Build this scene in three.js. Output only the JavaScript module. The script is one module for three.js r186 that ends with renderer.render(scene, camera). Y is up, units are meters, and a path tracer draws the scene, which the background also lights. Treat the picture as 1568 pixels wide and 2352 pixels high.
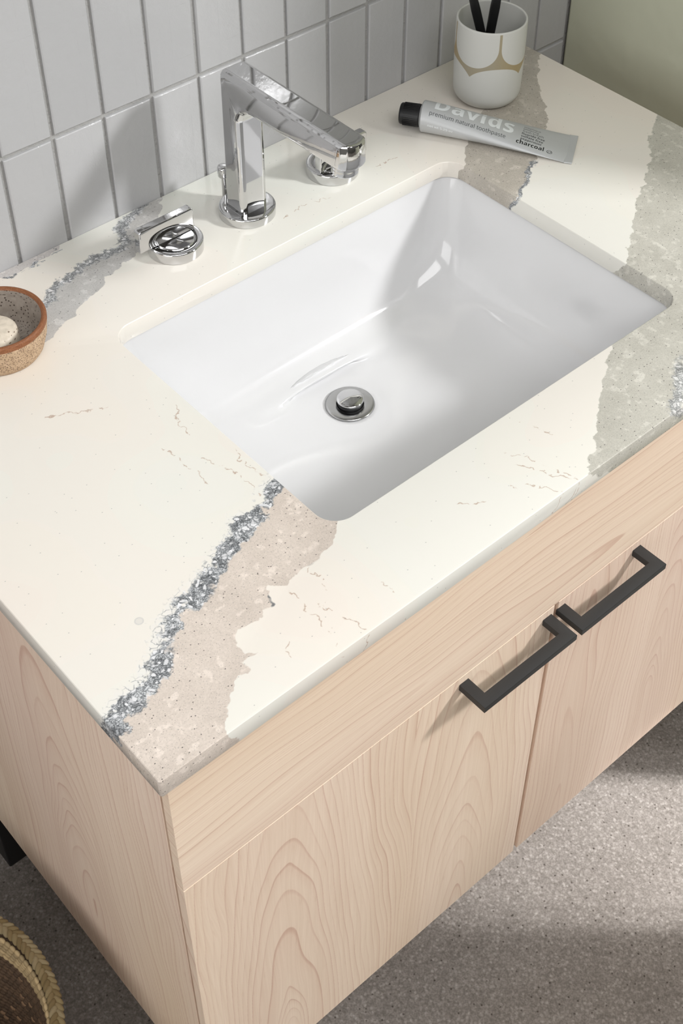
import * as THREE from 'three';
import { RoundedBoxGeometry } from 'three/addons/geometries/RoundedBoxGeometry.js';
import { mergeGeometries, mergeVertices, toCreasedNormals } from 'three/addons/utils/BufferGeometryUtils.js';
import { RectAreaLightUniformsLib } from 'three/addons/lights/RectAreaLightUniformsLib.js';

// ---------------------------------------------------------------- camera, light, exposure
const T = 0.79;                                   // height of the counter's top surface
const scene = new THREE.Scene();
scene.background = new THREE.Color(0x303030);
const camera = new THREE.PerspectiveCamera(40.642, 1568 / 2352, 0.05, 20);
camera.rotation.order = 'YXZ';
camera.position.set(-0.2337, T + 0.8349, 1.0076);
camera.rotation.set(-0.75444, -0.71736, 0.0003);
camera.setViewOffset(1568, 2352, 0, 289, 1568, 2352);
scene.add(camera);
const KEY = { pos: [2.0, T + 1.45, 1.92], aim: [0.45, T - 0.1, 0.35], size: 0.3, power: 178 };
const TOP = { w: 2.0, d: 1.3, x: -0.2, z: 1.75, power: 3.7 };
const SIDE = { w: 1.5, h: 1.3, y: T + 0.75, z: 1.05, power: 2.0 };
const EXPOSURE = 1.0;

const renderer = new THREE.WebGLRenderer({ antialias: true });
renderer.toneMapping = THREE.LinearToneMapping;
renderer.toneMappingExposure = EXPOSURE;
renderer.shadowMap.enabled = true;
RectAreaLightUniformsLib.init();

// ---------------------------------------------------------------- helpers
const taken = {};
function numbered(n) {
  const k = (taken[n] = (taken[n] ?? -1) + 1);
  return k ? n + '_' + String(k).padStart(3, '0') : n;
}
function thing(name, label, category, [x, y, z] = [0, 0, 0], turn = 0, group) {
  const o = new THREE.Group(); o.name = numbered(name); scene.add(o);
  o.position.set(x, y, z); o.rotation.y = turn;
  o.userData = { label, category }; if (group) o.userData.group = group;
  return o;
}
function obj(name, g, m, parent = scene, label) {
  if (Array.isArray(g)) g = g.length > 1 ? mergeGeometries(g.map((q) => q.index ? q.toNonIndexed() : q)) : g[0];
  const o = new THREE.Mesh(g, m); o.name = numbered(name);
  o.castShadow = o.receiveShadow = true;
  if (label) o.userData.label = label;
  parent.add(o); return o;
}
function struct(name, g, m) { const o = obj(name, g, m); o.userData.kind = 'structure'; return o; }
function rng(s) { let a = s >>> 0; return () => { a = (a + 0x6D2B79F5) | 0; let t = Math.imul(a ^ (a >>> 15), 1 | a); t = (t + Math.imul(t ^ (t >>> 7), 61 | t)) ^ t; return ((t ^ (t >>> 14)) >>> 0) / 4294967296; }; }
function H(i, j, s) { let h = Math.imul(i, 374761393) ^ Math.imul(j, 668265263) ^ Math.imul(s + 11, 1442695041); h = Math.imul(h ^ (h >>> 13), 1274126177); h ^= h >>> 16; h = Math.imul(h, 2246822519); h ^= h >>> 15; return (h >>> 0) / 4294967296; }
function vn(x, y, s) {
  const i = Math.floor(x), j = Math.floor(y); let u = x - i, v = y - j; u = u * u * (3 - 2 * u); v = v * v * (3 - 2 * v);
  const a = H(i, j, s), b = H(i + 1, j, s), c = H(i, j + 1, s), d = H(i + 1, j + 1, s);
  return a + (b - a) * u + (c - a) * v + (a - b - c + d) * u * v;
}
function fbm(x, y, s, o = 4) { let f = 0, a = 0.5, n = 0; for (let k = 0; k < o; k++) { f += a * vn(x, y, s + k * 17); n += a; a *= 0.5; x *= 2.03; y *= 2.03; } return f / n; }
function worley(x, y, s, out) {                    // nearest and second nearest distances, id of the cell
  const i = Math.floor(x), j = Math.floor(y); let f1 = 9, f2 = 9, id = 0;
  for (let a = -1; a < 2; a++) for (let b = -1; b < 2; b++) {
    const dx = i + a + H(i + a, j + b, s) - x, dy = j + b + H(i + a, j + b, s + 5) - y, d = dx * dx + dy * dy;
    if (d < f1) { f2 = f1; f1 = d; id = H(i + a, j + b, s + 9); } else if (d < f2) f2 = d;
  }
  out[0] = Math.sqrt(f1); out[1] = Math.sqrt(f2); out[2] = id;
}
const ss = (a, b, x) => { x = (x - a) / (b - a); x = x < 0 ? 0 : x > 1 ? 1 : x; return x * x * (3 - 2 * x); };
const mix = (a, b, t) => a + (b - a) * t;
function tex(w, h, fn, srgb = true) {              // fn(u px, v px, rgb) fills 0..255
  const d = new Uint8Array(w * h * 4), c = [0, 0, 0];
  for (let y = 0, k = 0; y < h; y++) for (let x = 0; x < w; x++, k += 4) { fn(x, y, c); d[k] = c[0]; d[k + 1] = c[1]; d[k + 2] = c[2]; d[k + 3] = 255; }
  const t = new THREE.DataTexture(d, w, h); if (srgb) t.colorSpace = THREE.SRGBColorSpace;
  t.magFilter = THREE.LinearFilter; t.minFilter = THREE.LinearMipmapLinearFilter; t.generateMipmaps = true; t.anisotropy = 8;
  t.wrapS = t.wrapT = THREE.RepeatWrapping; t.needsUpdate = true; return t;
}
const std = (p) => new THREE.MeshPhysicalMaterial(p);
function boxUV(g, flip) {                          // uv in metres from the dominant normal
  const p = g.attributes.position, n = g.attributes.normal, uv = new Float32Array(p.count * 2);
  for (let i = 0; i < p.count; i++) {
    const ax = Math.abs(n.getX(i)), ay = Math.abs(n.getY(i)), az = Math.abs(n.getZ(i));
    let u, v;
    if (az >= ax && az >= ay) { u = p.getX(i); v = p.getY(i); } else if (ax >= ay) { u = p.getZ(i); v = p.getY(i); } else { u = p.getX(i); v = p.getZ(i); }
    uv[2 * i] = flip ? v : u; uv[2 * i + 1] = flip ? u : v;
  }
  g.setAttribute('uv', new THREE.BufferAttribute(uv, 2)); return g;
}
function box(x0, x1, y0, y1, z0, z1, r = 0, flip) {
  const g = r ? new RoundedBoxGeometry(x1 - x0, y1 - y0, z1 - z0, 2, r) : new THREE.BoxGeometry(x1 - x0, y1 - y0, z1 - z0);
  g.translate((x0 + x1) / 2, (y0 + y1) / 2, (z0 + z1) / 2); return boxUV(g, flip);
}
const lathe = (pts, n = 64) => new THREE.LatheGeometry(pts.map(([a, b]) => new THREE.Vector2(a, b)), n);
const creased = (g, a = 0.6) => toCreasedNormals(g, a);

// ---------------------------------------------------------------- quartz pattern of the countertop (mm from its back left corner)
const W = 907.6, D = 552.4;
const r1 = [[246,454],[232,464],[222,471],[209,474],[197,473],[186,476],[175,478],[159,471],[154,476],[152,484],[146,483],[141,489],[127,487],[115,490],[109,495],[108,507],[118,511],[104,512],[105,521],[93,519],[86,524],[82,526],[72,536],[66,541],[57,553]];
const c1 = [[262,372],[232,394],[220,400],[204,404],[190,407],[179,413],[165,420],[150,427],[134,435],[118,440],[104,444],[90,447],[75,459],[64,467],[54,477],[39,483],[23,487],[9,491],[-4,500]];
const c2 = [[376,-3],[369,2],[352,9],[332,19],[323,43],[312,46],[302,43],[287,42],[274,44],[263,47],[250,51],[241,51],[231,58],[223,65],[217,67],[190,84],[150,92]];
const r2 = [[402,-4],[386,19],[351,47],[313,68],[304,67],[288,72],[278,76],[266,85],[250,89],[237,95],[225,104],[212,104],[200,109],[194,116],[183,118],[150,130]];
const k2 = [[202,8],[215,13],[230,10],[242,11],[255,10],[273,4]];
const v3R = [[920,50],[904,61],[856,103],[840,121],[825,144],[809,160],[787,176],[743,205],[723,214],[699,231],[684,238],[664,251],[640,262]];
const v3L = [[870,-8],[819,58],[769,101],[709,137],[698,144],[676,163],[657,178],[630,195]];
const v4L = [[915,230],[884,249],[852,267],[836,286],[805,303],[792,312],[756,332],[730,349],[706,366],[677,388],[662,396],[620,430],[569,459],[542,478],[521,490],[498,506],[472,526],[446,544],[425,558]];
const c4 = [[545,556],[549,550],[578,532],[603,516],[690,478],[780,440],[920,392]];
const k3 = [[750,203],[723,214],[699,231],[684,238],[664,251]];
const hairs = [[[195,473],[197,486],[194,500]],[[169,478],[174,493],[169,506],[170,523],[170,538],[164,549]],[[183,523],[189,536],[191,551]],[[172,500],[182,512],[183,523]],[[436,473],[440,487],[446,503]],[[397,488],[410,506],[418,533],[423,547]],[[395,505],[411,529],[423,553]],[[365,512],[390,530],[402,552]],[[233,337],[226,358],[234,382]],[[227,262],[215,281],[214,301]],[[186,296],[191,320],[192,355]],[[229,525],[231,543]],[[138,521],[133,532]],[[131,200],[181,226]],[[205,330],[214,352],[217,390]],[[330,505],[350,520]],[[470,112],[500,108],[530,116]],[[600,105],[635,108]]];
function segD(px, py, L) {
  let m = 1e9;
  for (let k = 0; k + 1 < L.length; k++) {
    const ax = L[k][0], ay = L[k][1], bx = L[k + 1][0] - ax, by = L[k + 1][1] - ay;
    let t = ((px - ax) * bx + (py - ay) * by) / (bx * bx + by * by); t = t < 0 ? 0 : t > 1 ? 1 : t;
    const dx = px - ax - bx * t, dy = py - ay - by * t, d = dx * dx + dy * dy; if (d < m) m = d;
  }
  return Math.sqrt(m);
}
function inside(px, py, P) {
  let c = false;
  for (let i = 0, j = P.length - 1; i < P.length; j = i++) if ((P[i][1] > py) !== (P[j][1] > py) && px < (P[j][0] - P[i][0]) * (py - P[i][1]) / (P[j][1] - P[i][1]) + P[i][0]) c = !c;
  return c;
}
const rev = (a) => [...a].reverse();
const GX = 474, GZ = 297, STEP = 2, OFF = 20;       // coarse grid of distances, 2 mm apart
function grid(fn) { const g = new Float32Array(GX * GZ); for (let j = 0; j < GZ; j++) for (let i = 0; i < GX; i++) g[j * GX + i] = fn(i * STEP - OFF, j * STEP - OFF); return g; }
function samp(g, x, z) {
  x = (x + OFF) / STEP; z = (z + OFF) / STEP; x = x < 0 ? 0 : x > GX - 1.01 ? GX - 1.01 : x; z = z < 0 ? 0 : z > GZ - 1.01 ? GZ - 1.01 : z;
  const i = x | 0, j = z | 0, u = x - i, v = z - j, k = j * GX + i;
  return (g[k] * (1 - u) + g[k + 1] * u) * (1 - v) + (g[k + GX] * (1 - u) + g[k + GX + 1] * u) * v;
}
const sdf = (P, L) => grid((x, z) => Math.min(...L.map((l) => segD(x, z, l))) * (inside(x, z, P) ? -1 : 1));
const g1 = sdf([...c1, [-30, 570], [57, 575], ...rev(r1), [262, 440]], [c1, r1]);
const g2 = sdf([...c2, ...rev(r2)], [c2, r2]);
const g3 = sdf([...v3R, ...rev(v3L)], [v3R, v3L]);
const g4 = sdf([...v4L, ...c4], [v4L, c4]);
const g5 = sdf([...k2, [285, -12], [150, -12], [150, 6]], [k2]);
const d1 = grid((x, z) => segD(x, z, c1)), d2 = grid((x, z) => segD(x, z, c2)), d4 = grid((x, z) => segD(x, z, c4)), dk2 = grid((x, z) => segD(x, z, k2)), dk3 = grid((x, z) => segD(x, z, k3));
const dr1 = grid((x, z) => segD(x, z, r1.slice(3, 12)));
const dh = grid((x, z) => Math.min(...hairs.map((l) => segD(x, z, l))));
const wo = [0, 0, 0], CN = 2048;
function crackle(c, x, z, k, big, share) {          // pale pebbles of mixed size in a dark granular matrix, strength k
  worley(x / big, z / big, 71, wo); const id = wo[2], R = 0.14 + 0.36 * H(Math.floor(id * 4096), 3, 5);
  let pb = id < share ? ss(R, R - 0.1, wo[0] + (vn(x * 1.1, z * 1.1, 88) - 0.5) * 0.16) : 0; const pv = 206 + H(Math.floor(id * 4096), 7, 9) * 34;
  worley(x / 1.7, z / 1.7, 83, wo); const ln = 1 - ss(0.06, 0.34, wo[1] - wo[0]), cell = wo[2];
  const gr = fbm(x / 1.1, z / 1.1, 95, 3), dk = Math.min(1, ln * 0.75 + ss(0.45, 0.62, fbm(x / 6, z / 6, 97, 2)) * 0.35 + (cell > 0.72 ? 0.3 : 0));
  const m = mix(200, 98, dk) + (gr - 0.5) * 50;
  for (let q = 0; q < 3; q++) c[q] = mix(c[q], mix(m + q * 2.5, pv + (q === 2 ? 2 : 0), pb), k);
}
function veinlets(c, x, z, k, size) {               // thin broken outlines around larger pebbles
  worley(x / size, z / size, 171, wo); const e = wo[1] - wo[0], l = (1 - ss(0.03, 0.14, e)) * ss(0.3, 0.55, vn(x / 2.2, z / 2.2, 173)), id = wo[2];
  for (let q = 0; q < 3; q++) { c[q] = mix(c[q], 226 + id * 8, k * 0.35); c[q] = mix(c[q], 140 + q * 2, l * k * 0.8); }
}
const quartz = tex(CN, CN, (i, j, c) => {
  const x = (i + 0.5) / CN * W, z = (j + 0.5) / CN * D;
  const wx = x + (fbm(x / 9, z / 9, 3, 4) - 0.5) * 9, wz = z + (fbm(x / 9, z / 9, 43, 4) - 0.5) * 9;
  const tone = fbm(x / 170, z / 170, 7, 3) - 0.5, sp = vn(x * 2.3, z * 2.3, 12) - 0.5;
  c[0] = 235 + tone * 9; c[1] = 231 - tone * 4; c[2] = 222 - tone * 8;
  const a1 = samp(g1, wx, wz), a2 = samp(g2, wx, wz), a3 = samp(g3, wx, wz), a4 = samp(g4, wx, wz);
  const gray = (k, r, g, b) => {
    const m = ss(0.5, -0.5, k); if (m <= 0) return;
    const blot = (fbm(x / 22, z / 22, 21, 4) - 0.5) * 22, pale = ss(0.62, 0.78, fbm(x / 7, z / 7, 33, 3)) * 16, s = sp * 13 + (vn(x, z, 15) - 0.5) * 9;
    worley(x / 7, z / 7, 51, wo); const dot = wo[2] > 0.55 ? ss(0.075, 0.03, wo[0]) : 0;
    worley(x / 1.6, z / 1.6, 57, wo); const fine = wo[2] > 0.72 ? ss(0.2, 0.08, wo[0]) * 0.35 : 0;
    const v = blot + pale + s, q = Math.max(dot, fine);
    c[0] = mix(c[0], mix(r + v, 58, q), m); c[1] = mix(c[1], mix(g + v, 54, q), m); c[2] = mix(c[2], mix(b + v, 54, q), m);
  };
  gray(a1, 213, 201, 190); gray(a2, 194, 192, 189); gray(a3, 188, 181, 170); gray(a4, 195, 192, 182);
  // dark pebbly seams
  const n = fbm(x / 14, z / 14, 61, 3);
  const fz = (fbm(x / 2.6, z / 2.6, 63, 3) - 0.5);
  const e1 = samp(d1, wx, wz), w1 = 2.7 + 6.5 * ss(0.3, 0.75, n);
  if (e1 < 26) {
    const k = ss(w1 + 2.2, w1 - 1.2, e1 + fz * 7), left = (a1 > 0 ? ss(17, 5, e1 + fz * 10) : ss(7, 4, e1)) * ss(0.3, 0.52, n + (z > 430 ? 0.16 : -0.03));
    if (left > 0.02) veinlets(c, wx, wz, Math.min(1, left * 1.3), 5.2);
    if (k > 0.02) crackle(c, wx, wz, k, 4.0, 0.68);
  }
  const e2 = samp(d2, wx, wz), w2 = 2 + 6 * n; if (e2 < 16) { const k = ss(w2 + 2, w2 - 2, e2 + fz * 8); if (k > 0.02) crackle(c, wx, wz, k * 0.8, 5, 0.6); }
  const e4 = samp(d4, wx, wz); if (e4 < 14) { const k = ss(8, 3, e4 + fz * 7) * ss(0.3, 0.6, n); if (k > 0.02) crackle(c, wx, wz, k * 0.7, 4.4, 0.6); }
  gray(samp(g5, wx, wz), 206, 201, 198);
  const ek2 = samp(dk2, wx, wz); if (ek2 < 9) { const k = ss(3.4, 1.2, ek2 + fz * 6) * ss(0.4, 0.52, fbm(x / 8, z / 5, 66, 2)); if (k > 0.02) crackle(c, wx, wz, k, 3.4, 0.3); }
  const ek3 = samp(dk3, wx, wz); if (ek3 < 8) { const k = ss(3, 0.6, ek3 + fz * 5) * ss(0.3, 0.5, n + 0.05); if (k > 0.02) crackle(c, wx, wz, k, 3, 0.3); }
  const er = samp(dr1, wx, wz); if (er < 6) { const k = ss(1.6, 0.4, er) * ss(0.52, 0.66, vn(x / 9, z / 9, 67)); for (let q = 0; q < 3; q++) c[q] = mix(c[q], 110 + q * 2, k * 0.9); }
  // rusty hairline cracks and tiny flecks
  if (samp(dh, x, z) < 7) {
    const hx = x + (fbm(x / 5, z / 5, 101, 3) - 0.5) * 9, hz = z + (fbm(x / 5, z / 5, 131, 3) - 0.5) * 9; let m = 1e9; for (const l of hairs) { const d = segD(hx, hz, l); if (d < m) m = d; }
    const k = ss(0.75, 0.15, m) * ss(0.34, 0.58, vn(x / 3.1, z / 3.1, 111)) * 0.62; c[0] = mix(c[0], 170, k); c[1] = mix(c[1], 142, k); c[2] = mix(c[2], 124, k);
  }
  worley(x / 16, z / 16, 121, wo); if (wo[2] > 0.6) { const k = ss(0.035, 0.015, wo[0]) * 0.5; for (let q = 0; q < 3; q++) c[q] = mix(c[q], 130, k); }
  const rr = Math.hypot(x - 68, z - 432), rg = ss(4, 3.2, rr) * (0.25 + 0.3 * ss(2.2, 3.2, rr)); for (let q = 0; q < 3; q++) c[q] = mix(c[q], 188, rg);
});

// ---------------------------------------------------------------- wood
function wood(w, h, wm, hm, seed, cent, horiz) {   // pale ash veneer with cathedral figure; grain runs along v, or along u when horiz
  return tex(w, h, (i, j, c) => {
    let x = i / w * wm, y = j / h * hm; if (horiz) [x, y] = [y, x];
    x += (fbm(x * 9, y * 3, seed + 3, 3) - 0.5) * 0.05 + (vn(x * 45, y * 9, seed + 5) - 0.5) * 0.004;
    let r = 1e9, who = 0;
    for (let q = 0; q < cent.length; q++) {
      const [cx, y0, k] = cent[q], dx = (x - cx), dep = 0.005 + Math.abs(k) * Math.max(0.0, (k > 0 ? y - y0 : y0 - y) + (fbm(x * 7, y * 5, seed + 8 + q, 2) - 0.5) * 0.12);
      const d = Math.sqrt(dx * dx + dep * dep) + q * 0.07; if (d < r) { r = d; who = q; }
    }
    r += (fbm(x * 30, y * 4, seed + 13, 3) - 0.5) * 0.004;
    const ring = r * 165 + (fbm(r * 40, who * 7, seed + 44, 2) - 0.5) * 3 + who * 0.37, f = ring - Math.floor(ring), id = Math.floor(ring);
    const late = (0.25 * ss(0.2, 0.9, f) + 0.75 * ss(0.8, 0.95, f)) * ss(1.0, 0.97, f) * (0.2 + 0.8 * H(id, who, seed));
    const fib = (vn(x * 1500, y * 22, seed + 20) - 0.5) * 7 + (vn(x * 600, y * 9, seed + 21) - 0.5) * 6;
    const pore = ss(0.78, 0.95, vn(x * 2200, y * 60, seed + 24)) * (0.3 + 0.7 * ss(0.4, 0.9, f)) * 9;
    const band = fbm(x * 14 + (who ? 3 : 0), y * 1.3, seed + 30, 3) - 0.5, band2 = fbm(x * 6 + 9, y * 0.9, seed + 37, 2) - 0.5;
    const v = fib - pore + band * 22;
    c[0] = 242 + v * 0.8 + band2 * 6 - late * 23; c[1] = 218 + v + band2 * 9 - late * 34; c[2] = 198 + v * 1.1 - band2 * 4 - late * 33;
    for (let q = 0; q < 3; q++) c[q] = Math.max(0, Math.min(255, c[q]));
  });
}
function woodMat(t, wm, hm, u0, v0) { t.repeat.set(1 / wm, 1 / hm); t.offset.set(-u0 / wm, -v0 / hm); return std({ map: t, roughness: 0.5, specularIntensity: 0.6 }); }

// ---------------------------------------------------------------- other materials
const chrome = std({ color: new THREE.Color(0.66, 0.66, 0.665), metalness: 1, roughness: 0.045 });
const darkChrome = std({ color: new THREE.Color(0.5, 0.5, 0.5), metalness: 1, roughness: 0.16 });  // chrome with its darker reflections put into the colour
const porcelain = std({ color: new THREE.Color(0.75, 0.75, 0.757), roughness: 0.12, clearcoat: 0.6, clearcoatRoughness: 0.04 });
const stoneMat = std({ map: quartz, roughness: 0.16, specularIntensity: 0.8 });
const waveBump = tex(256, 256, (i, j, c) => { const f = (p) => { const u = p / 256; return u; }; const a = Math.min(i, 256 - i) / 128; c[0] = c[1] = c[2] = 255 * fbm(i / 44, j / 44, 5, 4) * 0.8 + 25 * vn(i / 4, j / 4, 9); }, false);
waveBump.repeat.set(3, 3);
const tileMats = [178, 182, 185, 188].map((v) => std({ color: new THREE.Color(`rgb(${v},${v},${v + 1})`), roughness: 0.22, bumpMap: waveBump, bumpScale: 0.0005, specularIntensity: 0.7 }));
const groutMat = std({ color: 0xa6a5a3, roughness: 0.95, bumpMap: tex(256, 256, (i, j, c) => { c[0] = c[1] = c[2] = 255 * fbm(i / 5, j / 5, 77, 3); }, false), bumpScale: 0.001 });
groutMat.bumpMap.repeat.set(8, 8);
const greenMat = std({ color: new THREE.Color('rgb(204,206,185)'), roughness: 0.85, bumpMap: tex(256, 256, (i, j, c) => { c[0] = c[1] = c[2] = 255 * fbm(i / 12, j / 12, 31, 4); }, false), bumpScale: 0.0006 });
greenMat.bumpMap.repeat.set(3, 3);
const floorTex = tex(1024, 1024, (i, j, c) => {
  const s = vn(i / 2.1, j / 2.1, 4) - 0.5, m = fbm(i / 90, j / 90, 14, 3) - 0.5, g = vn(i / 5, j / 5, 24) - 0.5;
  worley(i / 9, j / 9, 34, wo); const lite = wo[2] > 0.6 ? ss(0.42, 0.2, wo[0]) * 20 : 0; worley(i / 22, j / 22, 44, wo); const dark = wo[2] > 0.62 ? ss(0.11, 0.05, wo[0]) * 55 : 0;
  const v = s * 34 + g * 20 + m * 14 + lite - dark; c[0] = Math.max(0, 127 + v); c[1] = Math.max(0, 120 + v); c[2] = Math.max(0, 114 + v);
});
const floorMat = std({ map: floorTex, roughness: 0.62 });
floorTex.repeat.set(1 / 0.62, 1 / 0.62);
const plaster = std({ color: 0x868480, roughness: 0.9 });
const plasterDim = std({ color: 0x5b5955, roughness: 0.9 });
const blackMetal = std({ color: 0x232425, roughness: 0.5, metalness: 0.3 });
const handleMat = std({ color: 0x38393a, roughness: 0.48, metalness: 0.35 });
const blackPlastic = std({ color: 0x101012, roughness: 0.42 });

// ---------------------------------------------------------------- the room
struct('floor', box(-1.6, 3.0, -0.12, 0, -0.12, 3.0), floorMat);
struct('ceiling', box(-1.6, 3.0, 2.56, 2.68, -0.12, 3.0), plaster);
struct('wall_left', box(-1.72, -1.6, 0, 2.56, -0.12, 3.0), plaster);
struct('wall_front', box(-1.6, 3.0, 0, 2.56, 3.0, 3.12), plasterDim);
struct('wall_far_right', box(3.0, 3.12, 0, 2.56, -0.12, 3.12), plaster);
const wallBack = struct('wall_back', box(-1.6, 3.0, 0, 2.56, -0.12, -0.0026), groutMat);
struct('wall_right', box(1.0215, 1.07, 0, 2.56, 0.0005, 0.62, 0.004), greenMat);  // front end out of view, set to shade the back right of the counter
struct('trim_1', box(1.0215, 1.07, 0, T - 0.15, 0.6205, 0.855, 0.004), greenMat);  // unseen low wall, placed to bound the lit floor patch at the back
struct('trim_2', box(1.0215, 1.07, 0, T + 0.24, 1.1, 2.98, 0.004), greenMat);  // unseen low wall, height and end placed to shade the near floor
{ // wall tiles, one by one
  const P = 0.0565, RH = 0.16515, X0 = 0.23071, Y0 = T - 0.04728, R = rng(5), geos = [];
  for (let k = 0; k < 6; k++) {
    const w = 0.0522 + (R() - 0.5) * 0.0006, h = 0.1607 + (R() - 0.5) * 0.0008, pos = [], idx = [], j = () => (R() - 0.5) * 0.0007, e = 0.0013;
    const ring = (ins, z, jit) => { const s = pos.length / 3; for (const [a, b] of [[-1, -1], [1, -1], [1, 1], [-1, 1]]) pos.push(a * (w / 2 - ins) + (jit ? j() : 0), b * (h / 2 - ins) + (jit ? j() : 0), z); return s; };
    const front = ring(e, 0.0004, true), mid = ring(e * 0.25, -0.0003, true), out = ring(0, -0.0012, false), back = ring(0, -0.004, false);
    const join = (a, b) => { for (let q = 0; q < 4; q++) { const n = (q + 1) % 4; idx.push(a + q, b + q, b + n, a + q, b + n, a + n); } };
    idx.push(front, front + 1, front + 2, front, front + 2, front + 3); join(front, mid); join(mid, out); join(out, back);
    let g = new THREE.BufferGeometry(); g.setAttribute('position', new THREE.Float32BufferAttribute(pos, 3)); g.setIndex(idx);
    g = toCreasedNormals(g, 0.2); boxUV(g); const uv = g.attributes.uv; for (let q = 0; q < uv.count; q++) uv.setXY(q, uv.getX(q) * 6 + k * 0.31, uv.getY(q) * 6 + k * 0.17);
    geos.push(g);
  }
  for (let r = -2; r < 5; r++) for (let n = -8; n < 14; n++) {
    const t = obj('tile', geos[Math.floor(R() * 6)], tileMats[Math.floor(R() * 4)], wallBack);
    t.position.set(X0 + (n + 0.5) * P + (R() - 0.5) * 0.0005, Y0 + (r + 0.5) * RH + (R() - 0.5) * 0.0005, 0);
    t.rotation.set((R() - 0.5) * 0.006, (R() - 0.5) * 0.012, (R() - 0.5) * 0.004);
  }
}

// unseen lamps outside the frame, placed for the light and shadows they give
{
  const stand = (t, h) => {                           // pole on three splayed legs
    obj('pole', new THREE.CylinderGeometry(0.011, 0.013, h - 0.3, 20).translate(0, 0.3 + (h - 0.3) / 2, 0), blackMetal, t);
    for (let q = 0; q < 3; q++) obj('leg', new THREE.TubeGeometry(new THREE.LineCurve3(new THREE.Vector3(0, 0.36, 0), new THREE.Vector3(0.24 * Math.cos(q * 2.094), 0.01, 0.24 * Math.sin(q * 2.094))), 1, 0.008, 10), blackMetal, t);
  };
  const s = KEY.size, t = thing('unseen_key_lamp', 'unseen square white panel lamp on a tall black tripod beyond the green wall, placed to cast the main shadows', 'lamp', [KEY.pos[0], 0, KEY.pos[2]]);  // out of view, placed to cast the main shadows from the right
  const hd = obj('housing', new RoundedBoxGeometry(s + 0.05, s + 0.05, 0.05, 2, 0.01).translate(0, 0, -0.03), blackMetal, t); hd.position.y = KEY.pos[1]; hd.lookAt(...KEY.aim);
  const glow = std({ color: 0xffffff, emissive: 0xffffff, emissiveIntensity: 6, roughness: 0.6 });
  obj('diffuser', new THREE.BoxGeometry(s, s, 0.004), glow, hd);
  const l = new THREE.RectAreaLight(0xffffff, KEY.power, s, s); l.position.set(0, 0, 0.006); l.rotation.y = Math.PI; l.castShadow = true; hd.add(l);
  stand(t, KEY.pos[1] - 0.12);
  const sp = thing('unseen_floor_spot', 'unseen small black spotlight on a short tripod beyond the unseen low wall, placed to brighten the floor patch', 'lamp', [2.3, 0, 2.15]);  // out of view, placed to brighten the floor patch through the wall gap
  const sh = obj('housing', lathe([[0, -0.1], [0.03, -0.1], [0.036, -0.09], [0.045, 0], [0.042, 0], [0.034, -0.03], [0, -0.03]], 40).rotateX(Math.PI / 2), blackMetal, sp); sh.position.y = 0.85; sh.lookAt(0.74, 0, 0.7);
  obj('lens', lathe([[0, 0.0], [0.03, 0.0], [0.033, -0.004], [0, -0.004]], 32).rotateX(Math.PI / 2).translate(0, 0, -0.014), std({ color: 0xffffff, emissive: 0xffffff, emissiveIntensity: 3 }), sh);
  const sl = new THREE.SpotLight(0xffffff, 88, 0, 0.088, 0.4, 2); sl.position.set(0, 0, 0.004); sl.target.position.set(0, 0, 1); sl.shadow.radius = 3; sl.castShadow = true; sh.add(sl); sh.add(sl.target);
  stand(sp, 0.83);
  const c = thing('unseen_ceiling_light', 'unseen large flush white ceiling light panel, placed to light the vanity softly from above', 'ceiling light', [TOP.x, 2.5595, TOP.z]);  // out of view, placed as soft overhead light
  obj('frame', new RoundedBoxGeometry(TOP.w + 0.06, 0.03, TOP.d + 0.06, 2, 0.006).translate(0, -0.0155, 0), plaster, c);
  obj('diffuser', new THREE.BoxGeometry(TOP.w, 0.004, TOP.d).translate(0, -0.033, 0), std({ color: 0xffffff, emissive: 0xffffff, emissiveIntensity: 0.2, roughness: 0.6 }), c);
  const wn = struct('unseen_left_light_1', [box(-1.6, -1.575, SIDE.y - SIDE.h / 2 - 0.06, SIDE.y - SIDE.h / 2, SIDE.z - SIDE.w / 2 - 0.06, SIDE.z + SIDE.w / 2 + 0.06), box(-1.6, -1.575, SIDE.y + SIDE.h / 2, SIDE.y + SIDE.h / 2 + 0.06, SIDE.z - SIDE.w / 2 - 0.06, SIDE.z + SIDE.w / 2 + 0.06),
    box(-1.6, -1.575, SIDE.y - SIDE.h / 2, SIDE.y + SIDE.h / 2, SIDE.z - SIDE.w / 2 - 0.06, SIDE.z - SIDE.w / 2), box(-1.6, -1.575, SIDE.y - SIDE.h / 2, SIDE.y + SIDE.h / 2, SIDE.z + SIDE.w / 2, SIDE.z + SIDE.w / 2 + 0.06)], plaster);  // unseen framed light, placed to brighten the sides that face left
  obj('glow_pane', box(-1.6, -1.59, SIDE.y - SIDE.h / 2, SIDE.y + SIDE.h / 2, SIDE.z - SIDE.w / 2, SIDE.z + SIDE.w / 2), std({ color: 0xffffff, emissive: 0xffffff, emissiveIntensity: 0.2, roughness: 0.7 }), wn);  // glowing face of the unseen left light
  const d = new THREE.RectAreaLight(0xffffff, SIDE.power, SIDE.w, SIDE.h); d.position.set(-1.585, SIDE.y, SIDE.z); d.rotation.y = -Math.PI / 2; d.castShadow = true; scene.add(d);
  const k = new THREE.RectAreaLight(0xffffff, TOP.power, TOP.w, TOP.d); k.position.set(0, -0.038, 0); k.rotation.x = -Math.PI / 2; k.castShadow = true; c.add(k);
}

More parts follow.
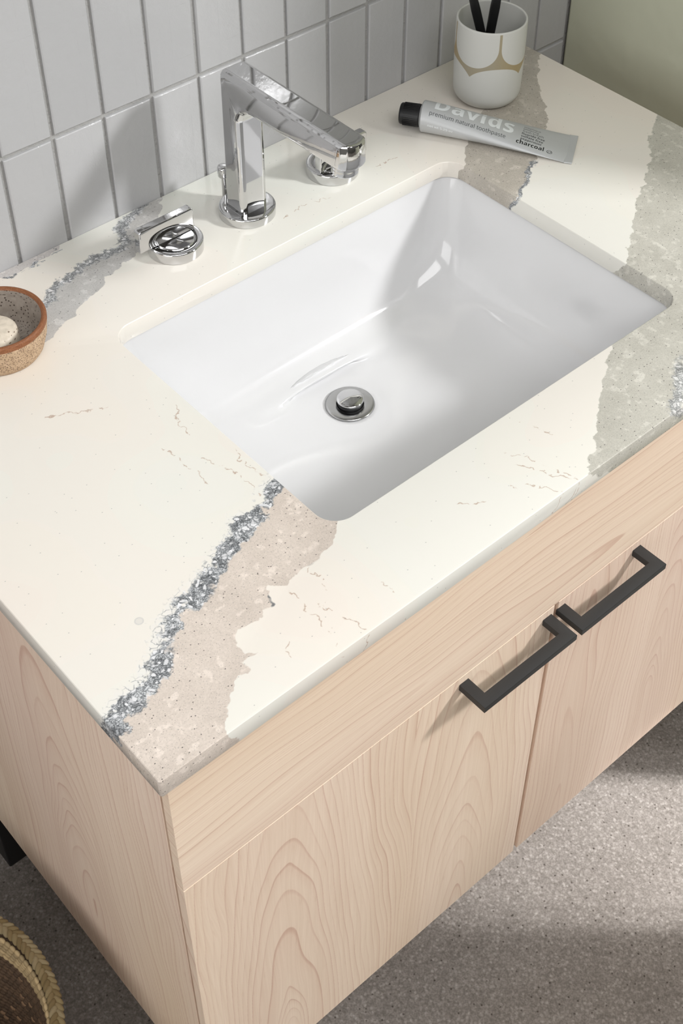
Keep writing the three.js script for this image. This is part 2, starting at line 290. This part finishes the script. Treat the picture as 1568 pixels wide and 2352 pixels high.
// ---------------------------------------------------------------- countertop
const HX0 = 0.2365, HX1 = 0.6727, HZ0 = 0.1451, HZ1 = 0.4578;
function rrect(S, x0, x1, y0, y1, r) {
  S.moveTo(x0 + r, y0); S.lineTo(x1 - r, y0); S.absarc(x1 - r, y0 + r, r, -Math.PI / 2, 0); S.lineTo(x1, y1 - r); S.absarc(x1 - r, y1 - r, r, 0, Math.PI / 2);
  S.lineTo(x0 + r, y1); S.absarc(x0 + r, y1 - r, r, Math.PI / 2, Math.PI); S.lineTo(x0, y0 + r); S.absarc(x0 + r, y0 + r, r, Math.PI, 1.5 * Math.PI); return S;
}
{
  const w = W / 1000, d = D / 1000, S = rrect(new THREE.Shape(), 0, w, -d, -0.0003, 0.0025);
  S.holes.push(rrect(new THREE.Path(), HX0, HX1, -HZ1, -HZ0, 0.021));
  const b = 0.0016;
  let g = new THREE.ExtrudeGeometry(S, { depth: 0.02 - 2 * b, bevelEnabled: true, bevelSize: b, bevelThickness: b, bevelOffset: -b, bevelSegments: 3, curveSegments: 14 });
  g.rotateX(-Math.PI / 2); g.translate(0, T - 0.02 + b, 0); g = toCreasedNormals(g, 0.5);
  const p = g.attributes.position, uv = new Float32Array(p.count * 2);
  const nn = g.attributes.normal;                    // the pattern runs through the slab: edges show what lies just inside them
  for (let i = 0; i < p.count; i++) { const e = Math.max(0, T - p.getY(i)), q = Math.abs(nn.getY(i)) < 0.6 ? 1 : 0.5; uv[2 * i] = (p.getX(i) - nn.getX(i) * e * q) / w; uv[2 * i + 1] = (p.getZ(i) - nn.getZ(i) * e * q) / d; }
  g.setAttribute('uv', new THREE.BufferAttribute(uv, 2));
  const o = obj('countertop', g, stoneMat);
  o.userData = { label: 'cream quartz countertop with grey pebbly veins and a cut-out for the basin', category: 'countertop' };
}

// ---------------------------------------------------------------- vanity cabinet
{
  const v = thing('vanity_cabinet', 'pale wood bathroom vanity cabinet with two doors and black bar handles', 'cabinet', [0, 0, 0]);
  const xl = 0.0075, xr = 0.9, yb = T - 0.618, yt = T - 0.0203, zd = 0.548, zb = 0.536, ys = T - 0.1702, gx = 0.4275, th = 0.0098;
  const sideT = wood(1024, 1152, 0.54, 0.61, 210, [[0.36, 0.12, 0.13], [0.14, 0.5, -0.1], [0.02, 0.0, 0.06], [0.52, 0.3, 0.05]]);
  const side = woodMat(sideT, 0.54, 0.61, 0, yb);
  const doorA = woodMat(wood(1024, 1088, 0.42, 0.449, 330, [[0.1, -0.02, 0.12], [0.315, 0.02, 0.14], [0.215, 0.5, -0.12]]), 0.42, 0.449, 0.0075, yb);
  const doorB = woodMat(wood(1024, 1024, 0.47, 0.449, 450, [[0.06, 0.0, 0.05], [0.2, 0.1, 0.15], [0.4, 0.5, -0.08]]), 0.47, 0.449, 0.43, yb);
  const draw = woodMat(wood(2048, 384, 0.9, 0.15, 570, [[0.04, 0.1, 0.035], [0.12, 0.7, -0.03], [0.075, 0.5, 0.03]], true), 0.9, 0.15, 0.0075, ys);
  obj('side_panel', box(xl, xl + 0.018, yb, yt, 0.004, 0.5352, 0.0006), side, v);
  obj('side_panel', box(xr - 0.018, xr, yb, yt, 0.004, 0.5352, 0.0006), side, v);
  obj('back_panel', box(xl + 0.019, xr - 0.019, yb, yt, 0.004, 0.016), side, v);
  obj('bottom_panel', box(xl + 0.019, xr - 0.019, yb, yb + 0.018, 0.017, 0.53), side, v);
  obj('front_rail', box(xl + 0.0188, xr - 0.0188, ys - 0.03, ys + 0.03, 0.512, 0.5345), side, v);
  obj('drawer_front', box(xl, xr, ys + 0.0004, yt - 0.0008, zd - th, zd, 0.0004), draw, v);
  const dl = obj('door', box(xl, gx - 0.0029, yb, ys - 0.0004, zd - th, zd, 0.0004), doorA, v);
  const dr = obj('door', box(gx + 0.0029, xr, yb, ys - 0.0004, zd - th, zd, 0.0004), doorB, v);
  const U = new THREE.Shape(), L = 0.118, o = 0.0321, b = 0.0115; U.moveTo(0, 0); U.lineTo(0, -o); U.lineTo(L, -o); U.lineTo(L, 0); U.lineTo(L - b, 0); U.lineTo(L - b, -o + b + 0.0005); U.lineTo(b, -o + b + 0.0005); U.lineTo(b, 0); U.lineTo(0, 0);
  let hg = new THREE.ExtrudeGeometry(U, { depth: 0.0062, bevelEnabled: true, bevelSize: 0.0009, bevelThickness: 0.0009, bevelOffset: -0.0009, bevelSegments: 2 });
  hg.rotateX(-Math.PI / 2); hg = toCreasedNormals(hg, 0.6);
  const put = (x, d) => { const h = obj('handle', hg, handleMat, d, 'black square bar handle'); h.position.set(x, T - 0.1872, zd - 0.0006); };
  put(0.3035, dl); put(0.4285, dr);
  for (const [x, z] of [[0.012, 0.06], [0.012, 0.46], [0.855, 0.06], [0.855, 0.46]]) obj('leg', new RoundedBoxGeometry(0.036, yb, 0.036, 2, 0.002).translate(x + 0.018, yb / 2, z + 0.018), blackMetal, v, 'black metal leg');
}

// ---------------------------------------------------------------- undermount basin and its drain
{
  const s = thing('sink_basin', 'white rectangular undermount porcelain basin set below the countertop', 'sink', [0, T, 0]);
  const DC = [0.4495, 0.238], N = 4 * 24;
  const ring = (x0, x1, z0, z1, r, y) => {
    const out = [];
    for (let q = 0; q < 4; q++) {
      const cx = q === 0 || q === 3 ? x1 - r : x0 + r, cz = q < 2 ? z1 - r : z0 + r, a0 = q * Math.PI / 2;
      for (let k = 0; k < 12; k++) { const a = a0 + k / 11 * Math.PI / 2; out.push([cx + r * Math.cos(a), y, cz + r * Math.sin(a)]); }
      const nx = q === 0 || q === 2 ? null : 0, e = out[out.length - 1], a1 = (q + 1) * Math.PI / 2;
      const cx2 = q === 3 || q === 2 ? x1 - r : x0 + r, cz2 = q < 1 || q === 3 ? z1 - r : z0 + r;
      const f = [cx2 + r * Math.cos(a1), y, cz2 + r * Math.sin(a1)];
      for (let k = 1; k <= 12; k++) out.push([mix(e[0], f[0], k / 13), y, mix(e[2], f[2], k / 13)]);
    }
    return out;
  };
  const lv = [[-0.0204, -0.004, -0.004, -0.004, -0.004, 0.025], [-0.05, 0.002, 0.004, 0.001, 0.001, 0.027], [-0.09, 0.01, 0.013, 0.006, 0.006, 0.031], [-0.117, 0.02, 0.026, 0.013, 0.014, 0.037], [-0.133, 0.034, 0.042, 0.022, 0.024, 0.042], [-0.1425, 0.055, 0.064, 0.036, 0.04, 0.046], [-0.1478, 0.085, 0.098, 0.052, 0.07, 0.048]]
    .map(([y, l, r, b, f, c]) => ring(HX0 + l, HX1 - r, HZ0 + b, HZ1 - f, c, y));
  const last = lv[lv.length - 1];
  for (const [r, y, m] of [[0.075, -0.1532, 0.55], [0.05, -0.1562, 0.85], [0.034, -0.1581, 1], [0.0275, -0.1588, 1], [0.0205, -0.1615, 1], [0.0195, -0.175, 1]])
    lv.push(last.map(([x, , z]) => { const dx = x - DC[0], dz = z - DC[1], l = Math.hypot(dx, dz), k = mix(l * r / 0.11, r, m); return [DC[0] + dx / l * k, y, DC[1] + dz / l * k]; }));
  const M = N, rows = [], sub = 6;
  for (let k = 0; k < lv.length - 1; k++) for (let q = 0; q < sub; q++) { const t = (k * sub + q) / sub; rows.push(t); } rows.push(lv.length - 1);
  const curves = Array.from({ length: M }, (_, i) => lv.map((l) => new THREE.Vector3(...l[i])));
  const cr = (a, b, c, d, t) => 0.5 * (2 * b + (c - a) * t + (2 * a - 5 * b + 4 * c - d) * t * t + (3 * b - a - 3 * c + d) * t * t * t);
  const pos = [], idx = [];
  for (const t of rows) for (let i = 0; i < M; i++) {
    const k = Math.min(lv.length - 2, Math.floor(t)), f = t - k, c = curves[i], A = c[Math.max(0, k - 1)], B = c[k], C = c[k + 1], E = c[Math.min(lv.length - 1, k + 2)];
    pos.push(cr(A.x, B.x, C.x, E.x, f), cr(A.y, B.y, C.y, E.y, f), cr(A.z, B.z, C.z, E.z, f));
  }
  for (let r = 0; r + 1 < rows.length; r++) for (let i = 0; i < M; i++) { const n = (i + 1) % M, a = r * M + i, b = r * M + n, c = a + M, d = b + M; idx.push(a, b, d, a, d, c); }
  const g = new THREE.BufferGeometry(); g.setAttribute('position', new THREE.Float32BufferAttribute(pos, 3)); g.setIndex(idx); g.computeVertexNormals();
  // outside of the bowl: the same skin pushed out, joined to a flat rim under the slab
  const op = pos.slice(), nn = g.attributes.normal, mid = Math.floor(nn.count * 0.75), sg = nn.getY(mid) > 0 ? 1 : -1; for (let i = 0; i < nn.count; i++) { op[3 * i] -= nn.getX(i) * sg * 0.009; op[3 * i + 1] -= nn.getY(i) * sg * 0.009; op[3 * i + 2] -= nn.getZ(i) * sg * 0.009; }
  for (let i = 0; i < M; i++) { op[3 * i + 1] = -0.0204; }
  const g2 = new THREE.BufferGeometry(); const oi = []; for (let q = 0; q < idx.length; q += 3) oi.push(idx[q], idx[q + 2], idx[q + 1]);
  const off = pos.length / 3, all = [...pos, ...op], ai = [...idx, ...oi.map((q) => q + off)];
  for (let i = 0; i < M; i++) { const n = (i + 1) % M; ai.push(i, i + off, n + off, i, n + off, n); }
  const g3 = new THREE.BufferGeometry(); g3.setAttribute('position', new THREE.Float32BufferAttribute(all, 3)); g3.setIndex(ai); g3.computeVertexNormals();
  obj('bowl', g3, porcelain, s);
  const fl = obj('drain_flange', lathe([[0.0125, -0.012], [0.0128, -0.001], [0.0136, 0.0006], [0.0148, 0.0012], [0.0236, 0.0014], [0.0252, 0.0008], [0.0258, -0.0004], [0.0252, -0.0012], [0.018, -0.002], [0.0125, -0.012]], 72).translate(DC[0], -0.1572, DC[1]), darkChrome, s, 'chrome drain ring');
  obj('seal', lathe([[0, -0.008], [0.0122, -0.008], [0.0132, -0.001], [0.0132, 0.0052], [0, 0.0052]], 48).translate(DC[0], -0.1562, DC[1]), blackPlastic, fl, 'black rubber seal');
  obj('stopper', lathe([[0, 0.0048], [0.0136, 0.0048], [0.0142, 0.0056], [0.0143, 0.0064], [0.0138, 0.0072], [0.0125, 0.0078], [0.008, 0.0088], [0.003, 0.0093], [0, 0.0094]], 64).translate(DC[0], -0.1562, DC[1]), chrome, fl, 'domed chrome stopper');
}

// ---------------------------------------------------------------- faucet
{
  const f = thing('faucet_spout', 'tall angular chrome faucet spout standing behind the basin', 'faucet', [0.4482, T, 0.0805]);
  obj('base_ring', lathe([[0, 0], [0.0284, 0], [0.029, 0.0006], [0.0292, 0.0085], [0.0287, 0.0098], [0.0276, 0.0104], [0.022, 0.0106], [0, 0.0106]], 80), chrome, f);
  const zb = -0.0145, zf = 0.0145, top = 0.166, tip = 0.169, S = new THREE.Shape();      // side profile, z then y
  S.moveTo(zb, 0.009); S.lineTo(zb, top - 0.01); S.quadraticCurveTo(zb, top, zb + 0.012, top); S.lineTo(tip - 0.004, top - 0.001); S.quadraticCurveTo(tip, top - 0.001, tip, top - 0.005);
  S.lineTo(tip, 0.143); S.quadraticCurveTo(tip, 0.1375, tip - 0.008, 0.137); S.lineTo(0.04, 0.1345); S.quadraticCurveTo(zf, 0.134, zf, 0.114); S.lineTo(zf, 0.009);
  const hw = 0.0168, bv = 0.0068;
  let g = new THREE.ExtrudeGeometry(S, { depth: 2 * hw - 2 * bv, steps: 14, bevelEnabled: true, bevelSize: bv, bevelThickness: bv, bevelOffset: -bv, bevelSegments: 6, curveSegments: 12 });
  g.translate(0, 0, -hw + bv); g.rotateY(-Math.PI / 2);                                       // extrusion runs along x, profile x becomes z
  const p = g.attributes.position;
  for (let i = 0; i < p.count; i++) {
    const x = p.getX(i), z = p.getZ(i), y = p.getY(i), a = ss(0.1, tip, z); p.setZ(i, z - a * (x / hw) ** 2 * 0.008);
    if (y > 0.13) { const k = ss(0.136, 0.166, y); p.setX(i, x * (1 - 0.1 * k)); }
  }
  g = toCreasedNormals(g, 0.5); obj('body', g, chrome, f);
  obj('aerator', lathe([[0, -0.0005], [0.0095, -0.0005], [0.0105, 0.0008], [0.0118, 0.001], [0.0124, 0.002], [0.0126, 0.0065], [0.0121, 0.0074], [0.0127, 0.0082], [0.0129, 0.018], [0, 0.018]], 56).translate(0, 0.1265, 0.15), chrome, f);
  obj('lift_rod', lathe([[0, 0], [0.0028, 0], [0.0028, 0.026], [0.005, 0.0268], [0.0062, 0.0284], [0.0064, 0.037], [0.0056, 0.0392], [0.003, 0.04], [0, 0.04]], 40).translate(-0.002, 0, -0.0345), chrome, f);

  const h = thing('tap_handle', 'chrome lever handle at the left, its blade pointing left over the grey vein', 'tap handle', [0.358, T, 0.0808], 0, 'tap handles of the faucet');
  obj('base_ring', lathe([[0, 0], [0.0272, 0], [0.0279, 0.0006], [0.0281, 0.0104], [0.0276, 0.0117], [0.0264, 0.0122], [0.0212, 0.0123], [0.0208, 0.0112], [0.0203, 0.0112], [0.0199, 0.0124], [0.0188, 0.0129], [0, 0.013]], 80), chrome, h);
  const B = new THREE.Shape(); B.moveTo(-0.0405, 0.0128); B.lineTo(-0.0405, 0.033); B.quadraticCurveTo(-0.0405, 0.0375, -0.036, 0.0376); B.lineTo(0.0205, 0.0376); B.quadraticCurveTo(0.0238, 0.0376, 0.0238, 0.034); B.lineTo(0.0238, 0.0122); B.lineTo(-0.0405, 0.0128);
  let bg = new THREE.ExtrudeGeometry(B, { depth: 0.0066, bevelEnabled: true, bevelSize: 0.0016, bevelThickness: 0.0016, bevelOffset: -0.0016, bevelSegments: 4, curveSegments: 8 });
  bg.translate(0, 0, -0.0075); bg = toCreasedNormals(bg, 0.5); obj('lever', bg, chrome, h);
  const r = h.clone(); r.name = numbered('tap_handle'); r.userData = { ...h.userData, label: 'chrome lever handle at the right, partly hidden behind the spout tip' };
  r.position.set(0.561, T, 0.082); r.rotation.y = Math.PI; scene.add(r);
}

// ---------------------------------------------------------------- cup and toothbrushes
{
  const cw = 1024, ch = 512, cv = document.createElement('canvas'); cv.width = cw; cv.height = ch; const c = cv.getContext('2d');
  c.fillStyle = '#d0d0cb'; c.fillRect(0, 0, cw, ch);
  const per = cw / 4, a0 = 0.03 * cw, yc = ch * 0.56, grd = c.createLinearGradient(0, 0, cw, 0);
  for (let k = 0; k <= 8; k++) grd.addColorStop(k / 8, ['#a39a84', '#a8966e', '#b0a184', '#a0906c', '#ab9d7e', '#a39a84', '#b09a70', '#a49b86', '#a39a84'][k]);
  for (let k = -1; k < 5; k++) {                                       // gold field between the petals
    c.fillStyle = grd; c.fillRect(k * per, 0, per, yc);
  }
  c.fillStyle = '#d0d0cb';
  for (let k = -1; k < 5; k++) {
    const x = k * per + a0, g = 6; c.beginPath(); c.moveTo(x + g, -5); c.lineTo(x + g, ch * 0.2); c.bezierCurveTo(x + g + 6, ch * 0.52, x + per - g - 6, ch * 0.52, x + per - g, ch * 0.2); c.lineTo(x + per - g, -5); c.fill();
    const m = x + per / 2 - per * 0.03; c.beginPath(); c.moveTo(m, yc + 3); c.bezierCurveTo(m + per * 0.22, ch * 0.39, m + per * 0.78, ch * 0.39, m + per, yc + 3); c.fill();
  }
  const t = new THREE.CanvasTexture(cv); t.colorSpace = THREE.SRGBColorSpace; t.wrapS = THREE.RepeatWrapping; t.anisotropy = 8;
  const k = thing('toothbrush_cup', 'white ceramic cup with gold scallop petals beside the toothpaste tube', 'cup', [0.789, T, 0.084]);
  const prof = []; for (let q = 0; q <= 10; q++) { const a = q / 10 * Math.PI / 2; prof.push([0.0215 + 0.0165 * Math.sin(a), 0.0165 - 0.0165 * Math.cos(a)]); }
  const out = [[0, 0], ...prof.slice(0), [0.0388, 0.045], [0.039, 0.08], [0.0388, 0.098]];
  const g = lathe(out, 96), p = g.attributes.position, uv = g.attributes.uv;
  for (let i = 0; i < p.count; i++) uv.setY(i, Math.max(0.001, Math.min(0.999, p.getY(i) / 0.1)));
  const white = std({ color: 0xd0d0cb, roughness: 0.55 });
  const body = obj('body', g, std({ map: t, roughness: 0.5 }), k); body.rotation.y = -0.72;
  obj('rim', lathe([[0.0388, 0.098], [0.0386, 0.0994], [0.0378, 0.1], [0.0368, 0.0996], [0.0362, 0.0985], [0.0362, 0.05], [0.0355, 0.018], [0.031, 0.009], [0.02, 0.006], [0, 0.006]], 96), white, k, 'unglazed pale inside and lip');

  // a toothbrush standing handle-down in the cup
  const S = new THREE.Shape(), L = 0.185, w = (y) => y < 0.1 ? mix(0.0042, 0.0052, y / 0.1) : mix(0.0052, 0.0024, ss(0.1, 0.15, y));
  S.moveTo(-w(0), 0.003); S.quadraticCurveTo(-w(0), 0, 0, 0); S.quadraticCurveTo(w(0), 0, w(0), 0.003);
  for (let q = 1; q <= 14; q++) S.lineTo(w(q / 14 * 0.158), q / 14 * 0.158); S.lineTo(0.0055, 0.164); S.lineTo(0.0056, 0.18); S.quadraticCurveTo(0.005, L, 0, L); S.quadraticCurveTo(-0.005, L, -0.0056, 0.18); S.lineTo(-0.0055, 0.164);
  for (let q = 14; q >= 1; q--) S.lineTo(-w(q / 14 * 0.158), q / 14 * 0.158); S.lineTo(-w(0), 0.003);
  let hg = new THREE.ExtrudeGeometry(S, { depth: 0.003, bevelEnabled: true, bevelSize: 0.0012, bevelThickness: 0.0014, bevelOffset: -0.0012, bevelSegments: 3 }); hg.translate(0, 0, -0.0015); hg = toCreasedNormals(hg, 0.6);
  const br = []; for (let a = 0; a < 4; a++) for (let b = 0; b < 7; b++) br.push(new THREE.CylinderGeometry(0.0009, 0.0009, 0.01, 6).rotateX(Math.PI / 2).translate(-0.0036 + a * 0.0024, 0.1655 + b * 0.0025, 0.0075));
  const brush = thing('toothbrush', 'black toothbrush handle leaning left in the white cup', 'toothbrush', [0, 0, 0], 0, 'black toothbrushes in the cup');
  obj('handle', hg, blackPlastic, brush); const bm = obj('bristles', br, std({ color: 0x2a2a2c, roughness: 0.8 }), brush); bm.userData.kind = 'stuff';
  const b2 = brush.clone(); b2.name = numbered('toothbrush'); b2.userData = { ...brush.userData, label: 'black toothbrush handle standing nearly upright at the right in the white cup' }; scene.add(b2);
  const stand = (o, a, b) => { const A = new THREE.Vector3(...a), Bv = new THREE.Vector3(...b), d = Bv.sub(A).normalize(), z = new THREE.Vector3(-0.6, 0, 0.75), x = new THREE.Vector3().crossVectors(d, z).normalize(); z.crossVectors(x, d); o.position.copy(A); o.quaternion.setFromRotationMatrix(new THREE.Matrix4().makeBasis(x, d, z)); };
  stand(brush, [0.7975, T + 0.011, 0.0875], [0.771, T + 0.12, 0.0715]);
  stand(b2, [0.7885, T + 0.011, 0.0745], [0.7895, T + 0.12, 0.0875]);
}

// ---------------------------------------------------------------- toothpaste tube
{
  const cw = 1400, ch = 900, cv = document.createElement('canvas'); cv.width = cw; cv.height = ch; const c = cv.getContext('2d');
  c.fillStyle = '#c4c6c7'; c.fillRect(0, 0, cw, ch);
  const R = rng(91); for (let k = 0; k < 900; k++) { c.fillStyle = `rgba(${R() > 0.5 ? '225,228,230' : '140,143,146'},0.05)`; const w = 10 + R() * 160; c.fillRect(R() * cw, R() * ch, w, 1 + R() * 3); }
  const put = (txt, font, col, x, y, w) => { c.save(); c.font = font; c.fillStyle = col; c.translate(x, y); const k = w / c.measureText(txt).width; c.scale(k, 1); c.fillText(txt, 0, 0); c.restore(); };
  put('Davids', 'bold 372px sans-serif', '#f1f5f7', 92, 515, 790);
  put('premium natural toothpaste', '104px sans-serif', '#4e5154', 72, 650, 745);
  put('net wt 5.25 oz', '60px sans-serif', '#eef2f4', 70, 862, 250);
  [['antiplaque', 165], ['whitening', 150], ['fresh breath', 205]].forEach(([q, w], i) => put(q, '56px sans-serif', '#54575a', 955, 300 + i * 54, w));
  [['fluoride free', 225], ['sulfate free', 215], ['peppermint', 205]].forEach(([q, w], i) => put(q, 'bold 56px sans-serif', '#3d4043', 950, 462 + i * 52, w));
  put('charcoal', 'bold 112px sans-serif', '#101112', 915, 660, 275);
  c.strokeStyle = '#3c3f41'; c.lineWidth = 5; c.beginPath(); c.ellipse(1240, 636, 24, 38, 0, 0, 7); c.moveTo(1224, 662); c.quadraticCurveTo(1230, 616, 1256, 612); c.quadraticCurveTo(1254, 660, 1224, 662); c.stroke();
  const t = new THREE.CanvasTexture(cv); t.colorSpace = THREE.SRGBColorSpace; t.anisotropy = 8;
  // axis from the shoulder to the flat end
  const A = [0.688, 0.0865], E = [0.7785, 0.2185], dx = E[0] - A[0], dz = E[1] - A[1], len = Math.hypot(dx, dz);
  const k = thing('toothpaste_tube', 'grey metal toothpaste tube with black cap lying on the counter before the cup', 'toothpaste', [A[0], T, A[1]], Math.atan2(-dz, dx));
  const n = 48, m = 36, pos = [], uv = [], idx = [], Rn = rng(8), wob = (s, a) => (fbm(s * 9 + 3, a * 1.6, 201, 3) - 0.5) * 0.0014 * ss(0.05, 0.4, s);
  for (let i = 0; i <= m; i++) for (let j = 0; j <= n; j++) {
    const s = i / m, a = j / n * Math.PI * 2, e = Math.pow(s, 1.15), ry = mix(0.0172, 0.0011, e), rz = mix(0.0172, 0.0272, Math.pow(s, 0.9));
    const q = 1 + wob(s, Math.cos(a)) / Math.max(ry, 0.006); pos.push(s * len, ry * 1.005 + 0.0002 + ry * Math.sin(a) * q, rz * Math.cos(a)); uv.push(s, ((a / Math.PI) % 2));
  }
  // v: the front edge of the tube (towards the basin, +z) is 0, over the top to the back edge 1; the underside repeats plainly
  for (let i = 0; i < uv.length / 2; i++) { const v = uv[2 * i + 1]; uv[2 * i + 1] = v <= 1 ? 0.05 + v * 0.95 : 0.02; }
  for (let i = 0; i < m; i++) for (let j = 0; j < n; j++) { const a = i * (n + 1) + j, b = a + n + 1; idx.push(a, a + 1, b + 1, a, b + 1, b); }
  const g = new THREE.BufferGeometry(); g.setAttribute('position', new THREE.Float32BufferAttribute(pos, 3)); g.setAttribute('uv', new THREE.Float32BufferAttribute(uv, 2)); g.setIndex(idx); g.computeVertexNormals();
  const metal = std({ map: t, roughness: 0.4, metalness: 0.2 }); obj('body', g, metal, k);
  const grayM = std({ color: 0xc4c6c7, roughness: 0.4, metalness: 0.25 });
  obj('shoulder', lathe([[0.0065, 0.004], [0.009, 0.0042], [0.0165, 0.0008], [0.0172, -0.0006]], 40).rotateZ(Math.PI / 2).translate(0, 0.0175, 0), grayM, k);
  obj('crimped_end', new RoundedBoxGeometry(0.009, 0.0019, 0.0544, 2, 0.0008).translate(len + 0.003, 0.0013, 0), grayM, k);
  const cap = []; cap.push(lathe([[0, 0.0245], [0.0105, 0.0245], [0.0114, 0.0238], [0.0118, 0.0225], [0.0126, 0.003], [0.0122, 0.0022], [0, 0.0022]], 48));
  for (let q = 0; q < 36; q++) cap.push(new THREE.BoxGeometry(0.0007, 0.017, 0.0009).translate(0, 0.012, 0.0122).rotateY(q / 36 * Math.PI * 2));
  obj('cap', cap.map((q) => q.rotateZ(Math.PI / 2).translate(-0.001, 0.0172, 0)), blackPlastic, k, 'black ribbed cap');
}

// ---------------------------------------------------------------- soap dish with soap
{
  const speck = (base, dens, sz, dk, seed) => tex(512, 256, (i, j, c) => {
    worley(i / sz, j / sz, seed, wo); const q = wo[2] > dens ? ss(0.34, 0.16, wo[0] + (vn(i / 2, j / 2, seed + 3) - 0.5) * 0.2) : 0, v = (fbm(i / 18, j / 18, seed + 1, 4) - 0.5) * 34;
    for (let k = 0; k < 3; k++) c[k] = mix(base[k] + v, dk[k], q);
  });
  const clay = std({ map: speck([196, 168, 138], 0.45, 6, [96, 74, 58], 61), roughness: 0.8 }); clay.map.repeat.set(2, 1);
  const glaze = std({ map: speck([158, 148, 138], 0.72, 11, [58, 48, 42], 71), roughness: 0.35 }); glaze.map.repeat.set(2, 1);
  const rust = std({ map: speck([142, 90, 56], 0.5, 7, [92, 52, 30], 81), roughness: 0.6 }); rust.map.repeat.set(3, 1);
  const d = thing('soap_dish', 'round speckled stoneware soap dish with rust brown rim at the left edge', 'soap dish', [0.1495, T, 0.101]);
  obj('bowl', lathe([[0, 0.0005], [0.032, 0], [0.0352, 0.0012], [0.0385, 0.006], [0.0428, 0.02], [0.0449, 0.034]], 80), clay, d);
  obj('rim', lathe([[0.0449, 0.034], [0.0451, 0.0372], [0.0443, 0.0392], [0.0428, 0.0398], [0.0411, 0.0392], [0.0401, 0.0375]], 80), rust, d, 'rust brown rim');
  obj('glazed_inside', lathe([[0.0401, 0.0375], [0.0393, 0.03], [0.037, 0.018], [0.032, 0.009], [0.026, 0.0065], [0, 0.006]], 80), glaze, d, 'grey glazed inside with dark specks');
  const soapM = std({ map: speck([222, 210, 192], 0.86, 16, [120, 100, 82], 91), roughness: 0.45, sheen: 0.2 });
  const s = obj('soap_bar', lathe([[0, 0.0002], [0.018, 0], [0.0207, 0.002], [0.0222, 0.007], [0.0222, 0.0165], [0.0212, 0.0215], [0.0185, 0.0242], [0.012, 0.0252], [0, 0.0255]], 64), soapM);
  s.position.set(0.144, T + 0.0066, 0.103); s.userData = { label: 'round cream speckled bar of soap lying in the stoneware dish', category: 'soap' };
}

// ---------------------------------------------------------------- woven basket
{
  const straw = [[182, 160, 116], [170, 146, 102], [192, 172, 132], [160, 136, 92]].map(([r, g, b]) => std({ color: new THREE.Color(`rgb(${r},${g},${b})`), roughness: 0.75, bumpMap: groutMat.bumpMap, bumpScale: 0.0005 }));
  const k = thing('woven_basket', 'round woven seagrass basket with braided rim on the floor by the vanity', 'basket', [-0.206, 0, 0.352]);
  const yr = T - 0.505, R0 = 0.149;
  const rad = (y) => mix(0.118, R0 - 0.004, Math.pow(y / yr, 0.7));
  obj('wall', lathe([[0, 0.002], [0.116, 0.002], ...Array.from({ length: 12 }, (_, q) => [rad(q / 11 * (yr - 0.008)), 0.002 + q / 11 * (yr - 0.008)]), ...Array.from({ length: 12 }, (_, q) => [rad((11 - q) / 11 * (yr - 0.008)) - 0.008, 0.008 + (11 - q) / 11 * (yr - 0.016)]), [0, 0.01]], 72), std({ color: 0x3a2917, roughness: 0.9 }), k);
  // twisted stitches of every coil
  const st = new THREE.SphereGeometry(1, 8, 6), rows = 34, per = 118, im = new THREE.InstancedMesh(st, std({ color: 0xffffff, roughness: 0.8 }), rows * per * 2), M = new THREE.Matrix4(), Q = new THREE.Quaternion(), Rr = rng(17), col = new THREE.Color();
  let c = 0;
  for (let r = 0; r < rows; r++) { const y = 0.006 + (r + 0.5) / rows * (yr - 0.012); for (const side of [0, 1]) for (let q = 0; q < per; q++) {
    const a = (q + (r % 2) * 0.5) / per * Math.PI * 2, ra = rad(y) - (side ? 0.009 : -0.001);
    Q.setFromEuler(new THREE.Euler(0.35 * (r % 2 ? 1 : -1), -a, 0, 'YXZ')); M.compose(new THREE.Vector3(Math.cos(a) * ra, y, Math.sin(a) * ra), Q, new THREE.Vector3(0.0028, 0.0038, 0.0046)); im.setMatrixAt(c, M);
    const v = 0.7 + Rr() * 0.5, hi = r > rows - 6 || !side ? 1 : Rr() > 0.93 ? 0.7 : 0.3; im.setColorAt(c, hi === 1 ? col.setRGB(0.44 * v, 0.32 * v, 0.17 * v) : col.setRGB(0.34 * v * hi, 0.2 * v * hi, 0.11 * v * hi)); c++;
  } }
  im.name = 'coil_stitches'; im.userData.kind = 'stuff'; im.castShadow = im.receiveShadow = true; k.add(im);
  // braided rim: every plait a piece of its own
  const plait = new THREE.SphereGeometry(1, 12, 8); { const p = plait.attributes.position; for (let i = 0; i < p.count; i++) { const z = p.getZ(i); p.setX(i, p.getX(i) * (1 - 0.25 * z)); p.setY(i, p.getY(i) + 0.25 * z * z); } plait.computeVertexNormals(); }
  const nP = 132;
  for (let q = 0; q < nP; q++) for (const side of [0, 1]) {
    const a = (q + side * 0.5) / nP * Math.PI * 2, o = obj('strand', plait, straw[Math.floor(Rr() * 4)], k), ra = R0 - 0.005 + (side ? 0.003 : -0.003);
    o.position.set(Math.cos(a) * ra, yr - (side ? 0.0015 : 0), Math.sin(a) * ra); o.rotation.set(0, -a + (side ? 0.62 : -0.62), side ? -0.25 : 0.25, 'YXZ'); o.scale.set(0.0034, 0.004, 0.0062 + Rr() * 0.0012);
  }
}

renderer.render(scene, camera);
